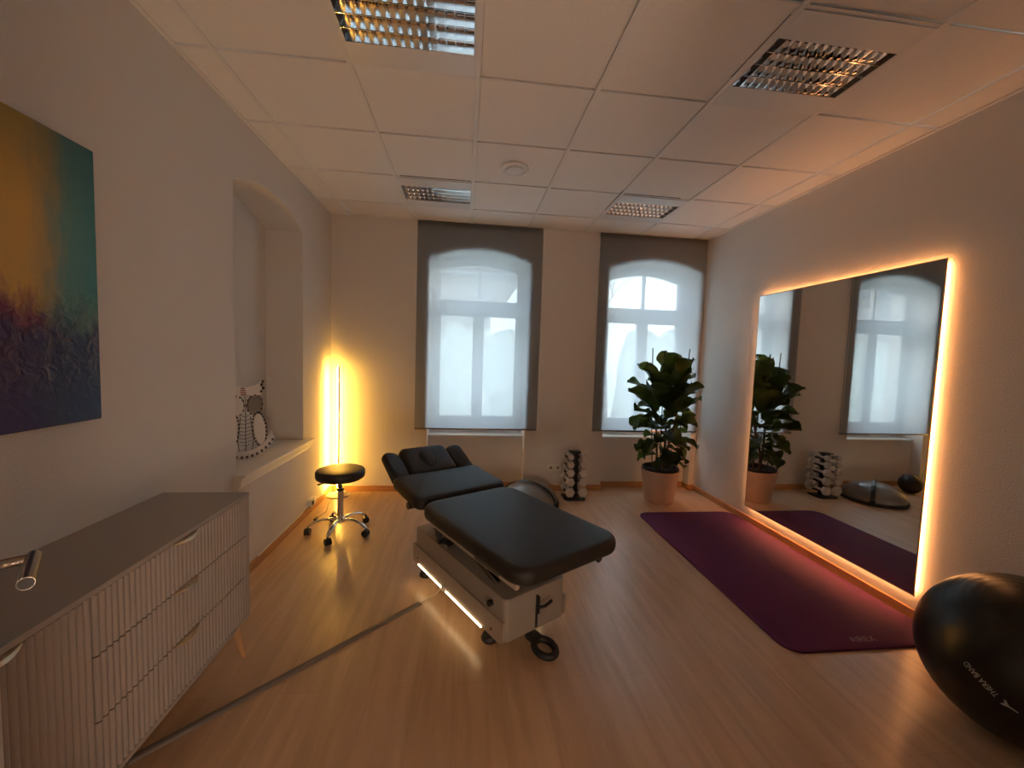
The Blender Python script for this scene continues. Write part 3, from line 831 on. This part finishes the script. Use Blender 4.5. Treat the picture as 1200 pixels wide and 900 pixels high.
# cushions
def cushion(name, w, l, M4, rc=.07, th=.082, re=.032, parent=t, mat='vinyl'):
    return G().slab(rrect(w,l,rc,7),pad_prof(th,re),mat4=M4).obj(name,mat,parent,angle=70)
cushion('leg_cushion', .67, .975, T(0,-.297,.535), rc=.11)
tilt = math.radians(5)
MID = T(0,.205,.545)@Matrix.Rotation(tilt,4,'X')
cushion('back_cushion', .67, .425, MID@T(0,.2125,0), rc=.06)
HD = T(0,.635,.585)@Matrix.Rotation(math.radians(27),4,'X')
hc = cushion('head_cushion', .375, .30, HD@T(0,.16,0), rc=.05, th=.075)
def egg(ins):
    pts=[]
    for k in range(28):
        a = 2*PI*k/28; r = 1
        x = (.052-ins)*math.cos(a)*(1+.18*math.sin(a)); y = (.085-ins)*math.sin(a)
        pts.append((x,y+.17))
    return pts
plug = G().slab(egg,[(.002,.07),(0,.082),(.004,.087),(.016,.089)],mat4=HD).obj('face_plug','vinyl',hc,angle=60)
g = G(); pts=[HD@Vector((x,y,.0795)) for x,y in egg(-.006)]; g.tube(pts,.006,n=8,closed=True); g.obj('face_opening_seam','black',hc)
for sx in (-1,1):
    A = HD@T(sx*.264,.125,0)@Matrix.Rotation(math.radians(-sx*12),4,'Y')
    cushion('armrest_pad', .135, .33, A, rc=.055, th=.07, re=.03)
g = G()
for sx in (-1,1):
    g.box((sx*.16-.012,0.02,-.03),(sx*.16+.012,.40,-.005),mat4=MID,bev=.004); g.box((sx*.10-.01,-.03,-.03),(sx*.10+.01,.26,-.008),mat4=HD,bev=.004)
g.obj('head_frame','steel',t)
for (p,q) in (((-.335,.34,.548),(-.295,.34,.548)),):
    g = G(); g.cyl(p,q,.022,n=18); g.cyl(q,(-.16,.34,.548),.009,n=10); g.box((-.245,.28,.535),(-.225,.33,.555),bev=.003); g.obj('clamp_knob','black',t)
g = G(); g.cyl((.20,-.70,.522),(.20,-.74,.512),.017,n=16); g.box((.19,-.70,.51),(.21,-.58,.53),bev=.003); g.obj('end_knob','black',t)

# ------------------------------------------------------------------ floor cable duct and cable
a, b = Vector((-1.17,1.50,0)), Vector((-.235,2.39,0)); d = (b-a); L0 = d.length
o = G().slab(rrect(.034,L0,.006,3,0,L0/2),[(0,.0004),(.001,.006),(.006,.012),(.012,.0145)]).obj('cable_duct','grey_duct')
o.location = a; o.rotation_euler = (0,0,math.atan2(d.y,d.x)-PI/2)
tag(o,'long grey rubber cable cover lying across the floor from the sideboard','cable cover')
pl_ = BC0 + Wv*(-.240) + U*(.065)
o = G().tube([(-.25,2.376,.006),(-.21,2.41,.0085),(-.15,2.47,.006),(-.125,2.50,.02),(pl_.x-.006,pl_.y-.003,.113)],.0042,n=8).obj('power_cable','cable')
tag(o,'thin pale power cable running from the cable cover to the massage table','cable')

# ------------------------------------------------------------------ rolling stool
SC = Vector((-1.0,3.42,0))
t = thing('rolling_stool','round black rolling stool with chrome five-star base in front of the corner lamp','stool',SC)
G().lathe([(.01,.455),(.172,.455),(.186,.463),(.191,.48),(.191,.512),(.184,.526),(.168,.533),(.08,.536),(.004,.537)],n=56).obj('seat','vinyl2',t,angle=50)
G().lathe([(.01,.437),(.09,.437),(.095,.4545),(.01,.4545)],n=24).obj('seat_plate','black',t)
g = G(); g.cyl((0,0,.115),(0,0,.36),.025,n=24); g.obj('gas_column','chrome',t)
g = G(); g.cyl((0,0,.355),(0,0,.437),.014,n=16); g.cyl((0,0,.35),(0,0,.372),.029,n=20); g.obj('piston','black',t)
g = G(); g.tube([(-.02,-.02,.44),(-.09,-.06,.436),(-.13,-.085,.43)],.0055,n=8); g.box((-.15,-.1,.424),(-.125,-.078,.436),bev=.003); g.obj('height_lever','black',t)
G().lathe([(.012,.085),(.040,.088),(.044,.10),(.036,.122),(.027,.13),(.01,.13)],n=28).obj('hub','chrome',t)
for k in range(5):
    a = math.radians(-95+72*k); c, s_ = math.cos(a), math.sin(a)
    path = [(r*c,r*s_,z) for r,z in ((.02,.105),(.07,.118),(.13,.120),(.19,.105),(.232,.082),(.247,.066))]
    lg_ = G().tube(path,[.019,.018,.017,.016,.015,.013],n=10,flat=.62,up=(0,0,1)).obj('leg','chrome',t)
    g = G(); ct = Vector((.245*c,.245*s_,.029)); off = math.radians(40+35*k); ax = Vector((math.cos(off),math.sin(off),0))
    for s2 in (-1,1):
        p = ct+ax*s2*.013; g.cyl(p-ax*.008,p+ax*.008,.0275,n=20)
    g.cyl(ct+Vector((0,0,.0)),ct+Vector((0,0,.042)),.007,n=10); g.sphere(ct+Vector((0,0,.012)),.02,n=12)
    g.obj('caster','black',t)

# ------------------------------------------------------------------ corner LED floor lamp
LC = Vector((-1.285,4.315,0))
t = thing('floor_lamp','slim black corner floor lamp glowing amber against the walls','floor lamp',LC)
M['lamp_base'] = pmat('lamp_base_pale', (.62,.55,.42), .35)
G().lathe([(.005,.0005),(.112,.0005),(.115,.006),(.112,.012),(.005,.013)],n=48).obj('base','lamp_base',t)
dirc = Vector((-1,.5,0)).normalized(); sd = Vector((.5,1,0)).normalized()
R4 = Matrix(((sd.x,dirc.x,0,0),(sd.y,dirc.y,0,0),(0,0,1,0),(0,0,0,1)))
g = G(); g.box((-.008,-.009,.012),(.008,.006,1.345),mat4=R4,bev=.002,seg=1); g.obj('pole','black',t)
g = G(); g.box((-.0065,.0062,.04),(.0065,.0095,1.338),mat4=R4); g.obj('led_strip','led_amber',t,smooth=False)
g = G(); g.tube([(-.02,-.1,.004),(-.01,-.28,.004),(.03,-.45,.004),(.0,-.60,.004)],.003,n=6); g.box((-.012,-.66,.001),(.012,-.60,.018),bev=.004); g.obj('foot_switch','black',t)

# ------------------------------------------------------------------ wall sockets
def socket(label, loc, rotz, n=2):
    t = thing('wall_socket', label, 'socket', loc, rotz)
    w = .081*n
    G().box((-w/2,-.009,-.0405),(w/2,0,.0405),bev=.003).obj('plate','white_plastic',t)
    for k in range(n):
        x = -w/2+.0405+.081*k
        G().ring([(x+.021*math.cos(a),-.0092,.021*math.sin(a)) for a in [2*PI*q/20 for q in range(20)]],[(x+.0185*math.cos(a),-.0092,.0185*math.sin(a)) for a in [2*PI*q/20 for q in range(20)]],(0,-.004,0)).obj('collar','white_plastic',t)
        g = G(); g.cyl((x,-.0091,0),(x,-.0096,0),.0185,n=20); g.obj('well','socket_dark',t)
M['socket_dark'] = pmat('socket_well', (.30,.27,.24), .5)
socket('white double wall socket low on the pier between the windows',(1.022,YB,.262),0)
o_ = thing('surface_socket','small white surface socket above the skirting behind the stool','socket',(XL,3.86,.1))
G().box((0,-.06,-.03),(.038,.07,.035),bev=.006).obj('box','white_plastic',o_)
g = G(); g.box((.038,-.045,-.018),(.046,-.005,.018),bev=.004); g.obj('plug','black',o_)
o = G().tube([(XL+.025,4.20,.068),(XL+.02,3.93,.09)],.004,n=6)
o.tube([(XL+.010,3.80,.085),(XL+.010,3.70,.075),(XL+.012,3.58,.068),(XL+.012,2.9,.066)],.005,n=6)
o = o.obj('lamp_cable','white_plastic'); tag(o,'white cable running along the top of the left skirting to the socket','cable')

# ------------------------------------------------------------------ dumbbell rack
RC = Vector((1.185,4.20,0))
t = thing('dumbbell_rack','black upright dumbbell stand between the two windows','dumbbell rack',RC)
g = G(); g.box((-.115,-.085,.0),(.115,.085,.018),bev=.005); g.box((-.10,-.11,.0),(.10,-.085,.014),bev=.004); g.obj('base','black',t)
zs = [.098,.205,.302,.390,.470]; rr = [.053,.049,.045,.040,.034]
g = G(); V=[]
g.box((-.034,-.03,.015),(.034,.03,.50),bev=.004)
g.obj('column','black',t)
g = G()
for z,r in zip(zs,rr):
    g.box((-.098,-.035,z-.026),(.098,.035,z-.019),bev=.002,seg=1)
    for sx in (-1,1): g.box((sx*.098-.003,-.035,z-.026),(sx*.098+.003,.035,z-.004),bev=.001,seg=1)
g.obj('cradles','black',t)
G().box((-.06,-.05,.498),(.06,.05,.510),bev=.004).obj('top_plate','black',t)
names = ['bottom','second lowest','middle','second highest','top']
def dumbbell(x, z, r, label):
    ln = .105+r*.6
    d = thing('dumbbell', label, 'dumbbell', (RC.x+x, RC.y, z), 0, 'pale hexagonal dumbbells on the stand')
    for sy in (-1,1):
        V=[];F=[]
        for (y,s_) in ((ln-.048,.80),(ln-.040,1),(ln-.006,1),(ln,.84)):
            V += [(s_*r*math.cos(PI/3*k), sy*y, s_*r*math.sin(PI/3*k)) for k in range(6)]
        for i in range(3):
            for k in range(6): F.append((i*6+k,i*6+(k+1)%6,(i+1)*6+(k+1)%6,(i+1)*6+k))
        F += [tuple(range(6)),tuple(range(23,17,-1))]
        G().raw(V,F).obj('head','hex',d,smooth=False)
    G().cyl((0,-ln+.046,0),(0,ln-.046,0),.014,n=16).obj('grip','dumb_handle',d)
for k,(z,r) in enumerate(zip(zs,rr)):
    for sx,nm in ((-1,'left'),(1,'right')):
        dumbbell(sx*.068, z, r, f'pale hexagonal dumbbell on the {names[k]} tier, {nm} side of the black stand')

# ------------------------------------------------------------------ balance dome and medicine ball behind the table
DC = Vector((.68,4.06,0)); da = math.atan2(-.50,.866)
t = thing('balance_dome','glossy grey half ball balance trainer with black strap behind the massage table','balance trainer',DC,math.radians(-41))
RD, HDm = .30, .20
prof = [(RD-.02,.0),(RD+.004,.004),(RD+.012,.02),(RD+.004,.036),(RD-.012,.038)]
G().lathe([(.01,0)]+prof+[(.01,.038)],n=56).obj('base_ring','black',t)
prof = []
for k in range(13):
    a = PI/2*k/12; prof.append(((RD-.012)*math.cos(a)+.002, .038+(HDm-.03)*math.sin(a)))
g = G().lathe(prof,n=56)
g.obj('dome','dome',t,angle=60)
g = G(); pts=[]
for k in range(21):
    a = PI*k/20; pts.append(((RD+.012)*math.cos(a), 0, .036+(HDm-.010)*math.sin(a)))
g.tube(pts,.0055,n=8,flat=3.6,up=(0,1,0)); g.obj('strap','black',t)
for sx in (-1,1):
    G().box((sx*(RD+.02)-.02,-.025,.015),(sx*(RD+.02)+.018,.025,.075),bev=.008).obj('buckle','black',t)

MB = Vector((-.07,4.28,.115))
t = thing('medicine_ball','small black medicine ball on the floor, seen in the mirror below the window','medicine ball',(MB.x,MB.y,0))
G().sphere((0,0,.115),.115,n=36).obj('shell','rubber',t)
g = G()
for ax_ in (Matrix.Rotation(.5,3,'X'),Matrix.Rotation(1.9,3,'Y')):
    g.tube([ax_@Vector((.1155*math.cos(a),.1155*math.sin(a),0))+Vector((0,0,.1165)) for a in [2*PI*k/40 for k in range(40)]],.0015,n=5,closed=True)
g.obj('seam','black',t)

# ------------------------------------------------------------------ fiddle leaf fig
PC = Vector((2.105,4.10,0))
t = thing('potted_fig','fiddle leaf fig with large dark leaves in a terracotta pot before the right window','potted plant',PC)
g = G().lathe([(.02,.001),(.145,.001),(.150,.008),(.196,.330),(.200,.345),(.190,.347),(.184,.335),(.175,.28),(.02,.28)],n=56)
g.obj('pot','pot',t,angle=35)
G().lathe([(.182,.282),(.186,.345),(.190,.368),(.186,.372),(.181,.366),(.172,.30),(.165,.283)],n=40).obj('inner_pot','black',t)
G().lathe([(.01,.284),(.172,.284),(.165,.325),(.08,.338),(.005,.336)],n=32).obj('soil','soil',t,angle=60)
stems = [[(-.03,.0,.32),(-.05,.0,.55),(-.07,.01,.85),(-.10,.02,1.12),(-.12,.02,1.36)],
         [(.03,.02,.32),(.05,.02,.6),(.04,.0,.9),(.05,-.01,1.2),(.05,-.02,1.45)],
         [(.0,-.04,.32),(.03,-.06,.55),(.10,-.05,.80),(.15,-.03,1.05),(.18,-.02,1.28)]]
for s_ in stems: G().tube(s_,[.013,.012,.011,.009,.006],n=8).obj('stem','stem',t)
for (x,y,zt) in ((-.165,-.02,1.635),(-.035,-.03,1.615),(.245,-.02,1.64)):
    G().tube([(x*.6,y,.30),(x*.85,y,1.0),(x,y,zt)],.0055,n=6).obj('plant_stake','black',t)

def leaf_mesh(L, Wd, droop, cup, seed):
    rnd = random.Random(seed); nu, nv = 12, 6; V=[];F=[]
    ph = rnd.uniform(0,6); wav = rnd.uniform(.012,.026)
    th = 0; x = 0; z = 0; ds = L/nu; cs=[]
    for i in range(nu+1):
        cs.append((x,z,th)); x += ds*math.cos(th); z += ds*math.sin(th); th -= droop/nu
    for i in range(nu+1):
        u = i/nu
        w = Wd*1.28*( .10*(1-u)**3 + (math.sin(PI*min(1,u**.92)))**.62*(.42+.72*u - .30*math.exp(-((u-.42)/.12)**2)) )
        if i == nu: w = .004
        if i == 0: w = .006
        x,z,th = cs[i]
        for j in range(nv+1):
            v = -1+2*j/nv
            y = v*w/2; up = cup*abs(v)**1.6*w + wav*math.sin(u*11+ph+v*2.2)*abs(v)*(1 if i>0 else 0)
            V.append((x-up*math.sin(th), y, z+up*math.cos(th)))
    for i in range(nu):
        for j in range(nv): a = i*(nv+1)+j; F.append((a,a+1,a+nv+2,a+nv+1))
    g = G(); g.raw(V,F); g.tube([(0-.035,0,-.004),(0,0,-.001)]+[(c[0],0,c[1]-.002) for c in cs[1:9]],[.004,.004]+[.0035-.0003*k for k in range(8)],n=5)
    me_o = g.obj('leaf_src','leaf',angle=80); me = me_o.data; bpy.data.objects.remove(me_o); me.name = 'leaf'
    return me
variants = [leaf_mesh(.30,.21,.55,.22,1), leaf_mesh(.27,.18,.9,.30,2), leaf_mesh(.33,.23,.35,.28,3), leaf_mesh(.24,.15,1.2,.2,4), leaf_mesh(.22,.12,.3,.35,5)]
# each leaf: base point, azimuth (deg, 0 = towards +X, -90 = towards the room), elevation, roll, size, variant
leaves = [
 (.00,-.02,1.30,  60,78, 10,1.00,2),(.03,-.03,1.30, -70,80,-15,1.00,0),(.10,.00,1.24, 15,66, 20,1.05,2),(.12,-.03,1.22,-60,70,  0,1.10,2),
 (.17,.00,1.24,  10,55, 30,.85,1),(-.10,.02,1.24,150,62,-20,1.00,0),(-.10,.02,1.30,170,48,20,.85,4),(-.12,.03,1.14,165,40,-10,1.00,0),
 (-.04,-.04,1.10,-100,58, 5,1.15,2),(-.08,-.05,1.02,-130,50,-15,1.15,2),(.03,-.06,1.06,-70,55,15,1.15,0),(.10,-.05,1.04,-40,48,20,1.05,2),
 (-.10,.0,.98,185,42,15,1.15,2),(-.08,-.01,.90,200,30,-10,1.05,0),(-.07,.0,.84,172,14,-25,1.05,1),(-.09,.0,.78,190,14,10,.95,4),
 (.15,-.02,.98, 5,38,-10,1.00,0),(.16,-.03,1.08, 20,45,15,1.00,1),(.13,-.03,.86,-5,30,30,1.05,4),(.13,-.04,.80,10,34,-20,.85,4),
 (.02,-.06,.90,-90,35, 0,1.10,0),(.06,-.06,.84,-60,25,15,1.05,1),(-.05,-.05,.80,-120,20,-15,1.05,0),(.0,-.05,.74,-95,5,10,1.0,1),
 (.06,-.05,.70,-45,0,-15,1.0,0),(-.05,-.03,.68,-150,-8,15,1.0,1),(-.06,.0,.62,178,-5,0,1.05,4),(-.05,-.01,.60,195,-28,20,1.00,4),
 (.07,-.03,.66, 5,-5,20,.85,3),(.05,-.04,.60,-30,-18,0,.95,1),(.0,-.05,.58,-100,-20,10,.90,0),(.06,-.04,.50,-10,12,10,.70,3),
 (-.02,-.05,.48,-140,-5,10,.75,3),(.02,.04,.80,80,30,10,1.05,0),(-.05,.05,.95,110,45,0,1.05,0),(.08,.05,1.02,60,50,0,1.1,0),
 (.00,.03,1.15,95,60,10,1.0,1),(.05,-.02,1.16,-20,62,25,1.1,0),(-.05,.0,1.18,-160,62,-25,1.05,2),(.02,-.04,.98,-85,48,-5,1.15,2),
]
rl = random.Random(5)
for k in range(22):
    zz = .46+.80*k/22; az_ = (k*137.5) % 360; rad = .03+.05*min(1,zz)
    leaves.append((rad*math.cos(math.radians(az_)), rad*.6*math.sin(math.radians(az_)), zz, az_, -15+75*(zz-.45)/.8+rl.uniform(-8,8), rl.uniform(-25,25), .72+.22*zz, rl.choice((0,1,2,3))))
for (x,y,z,az,el,ro,s_,v) in leaves:
    reach = .36*s_*math.cos(math.radians(el))
    ca, sa = math.cos(math.radians(az)), math.sin(math.radians(az))
    if PC.y+y+reach*sa > YB-.05 or PC.x+x+reach*ca > XR-.02: s_ = min(s_, max(.3, min((YB-.05-PC.y-y)/max(.36*sa*math.cos(math.radians(el)),.01) if sa>0 else 9, (XR-.02-PC.x-x)/max(.36*ca*math.cos(math.radians(el)),.01) if ca>0 else 9)))
    o = bpy.data.objects.new('leaf', variants[v]); col.objects.link(o); o.parent = t
    M4 = T(x,y,z)@Matrix.Rotation(math.radians(az),4,'Z')@Matrix.Rotation(math.radians(-el),4,'Y')@Matrix.Rotation(math.radians(ro),4,'X')@Matrix.Scale(s_,4)
    o.matrix_local = M4

# ------------------------------------------------------------------ outside the windows
g = G(); g.box((-30,4.98,-.72),(40,60,-.6)); struct(g.obj('ground','ground',smooth=False))
# neighbouring house seen through the left window
t = thing('neighbour_house','pale neighbouring house with overhanging eaves seen through the left window','house',(-.75,10.5,-.6))
G().box((-6,0,0),(1.35,7,4.3)).obj('walls','facade',t,smooth=False)
g = G(); g.box((-6.4,-.9,3.86),(2.0,7.2,4.02)); g.obj('eave_board','fence',t,smooth=False)
g = G(); prism_pts = [(-6.4,-.95,4.02),(2.05,-.95,4.02),(2.05,3.3,6.2),(-6.4,3.3,6.2)]
g.extrude_poly(prism_pts,(0,.0,.14)); g.obj('roof','roof',t,smooth=False)
G().cyl((-6.4,-.98,4.0),(2.05,-.98,3.96),.07,n=12).obj('gutter','gutter',t)
for wx_ in (-4.2,-1.2):
    w_ = G().ring([(wx_,-.03,1.3),(wx_+1.0,-.03,1.3),(wx_+1.0,-.03,2.7),(wx_,-.03,2.7)],[(wx_+.07,-.03,1.37),(wx_+.93,-.03,1.37),(wx_+.93,-.03,2.63),(wx_+.07,-.03,2.63)],(0,.05,0)).obj('window','white_gloss',t,smooth=False)
    G().box((wx_+.07,-.01,1.37),(wx_+.93,.0,2.63)).obj('pane','tubeglass',w_,smooth=False)
# hedge and fence
def hedge(x0,x1,y,h,label,seed):
    rnd = random.Random(seed); g = G(); n = int((x1-x0)/.35)
    b2 = bmesh.new(); bmesh.ops.create_icosphere(b2,subdivisions=2,radius=1)
    base_v = [v.co.copy() for v in b2.verts]; base_f = [[v.index for v in f.verts] for f in b2.faces]; b2.free()
    for k in range(n):
        for zz in (.3,.75):
            c = Vector((x0+(x1-x0)*(k+.5)/n+rnd.uniform(-.1,.1), y+rnd.uniform(-.15,.15), -.6+h*zz+rnd.uniform(-.1,.1)))
            s3_ = Vector((.42,.4,h*.38))*rnd.uniform(.85,1.15)
            g.raw([c+Vector((v.x*s3_.x*rnd.uniform(.8,1.2),v.y*s3_.y*rnd.uniform(.8,1.2),v.z*s3_.z*rnd.uniform(.8,1.2))) for v in base_v],base_f)
    o = g.obj('hedge','hedge'); tag(o,label,'hedge'); return o
hedge(-5,2.4,8.2,2.3,'pale winter hedge outside the left window',3)
hedge(3.4,9.5,8.4,2.5,'tall pale winter hedge outside the right window',5)
def bare_tree(loc, h, seed, label):
    rnd = random.Random(seed)
    t = thing('bare_tree', label, 'tree', loc, 0, 'bare trees outside the windows')
    g = G(); g2 = G()
    def branch(p, d, L, r, depth):
        q = p; pts=[p]; dd = d.copy()
        for k in range(4):
            dd = (dd+Vector((rnd.uniform(-.18,.18),rnd.uniform(-.18,.18),rnd.uniform(-.02,.16)))).normalized()
            q = q+dd*L/4; pts.append(q)
        tgt = g if depth==0 else g2
        tgt.tube(pts,[r*(1-.13*k) for k in range(5)],n=6 if depth<2 else 4)
        if depth<4:
            for k in range(3 if depth<3 else 2):
                s0 = pts[rnd.choice((2,3,4))]
                nd = (dd+Vector((rnd.uniform(-1,1),rnd.uniform(-1,1),rnd.uniform(-.1,.6)))).normalized()
                branch(s0,nd,L*rnd.uniform(.5,.72),r*.5,depth+1)
    branch(Vector((0,0,0)),Vector((0,0,1)),h*.45,.11,0)
    g.obj('trunk','bark',t); g2.obj('branches','bark',t)
bare_tree((3.9,11.0,-.6),6.6,11,'bare branching tree outside, left half of the right window')
bare_tree((6.6,12.5,-.6),4.8,23,'low bare tree outside, right half of the right window')
bare_tree((3.4,17.5,-.6),6.4,31,'bare tree beyond the neighbouring house')

# ------------------------------------------------------------------ daylight
w = bpy.data.worlds.new('world'); sc.world = w; w.use_nodes = True
nt = w.node_tree; nt.nodes.clear()
out = nt.nodes.new('ShaderNodeOutputWorld'); bg = nt.nodes.new('ShaderNodeBackground')
sky = nt.nodes.new('ShaderNodeTexSky'); sky.sky_type = 'NISHITA'; sky.sun_disc = False
sky.sun_elevation = math.radians(22); sky.sun_rotation = math.radians(60); sky.air_density = 1.3; sky.dust_density = 3.0; sky.ozone_density = 1.2
mx = nt.nodes.new('ShaderNodeMix'); mx.data_type = 'RGBA'; mx.inputs[0].default_value = .88; mx.inputs[7].default_value = (2.35,2.75,3.1,1)
nt.links.new(sky.outputs[0], mx.inputs[6]); nt.links.new(mx.outputs[2], bg.inputs[0]); bg.inputs[1].default_value = 1.5
nt.links.new(bg.outputs[0], out.inputs[0])

sc.view_settings.view_transform = 'Standard'; sc.view_settings.look = 'None'; sc.view_settings.exposure = .34; sc.view_settings.gamma = 1
sc.view_settings.use_curve_mapping = False
sc.cycles.use_denoising = True
sc.cycles.max_bounces = 8; sc.cycles.diffuse_bounces = 5; sc.cycles.glossy_bounces = 4; sc.cycles.transparent_max_bounces = 12
sc.cycles.sample_clamp_indirect = 6
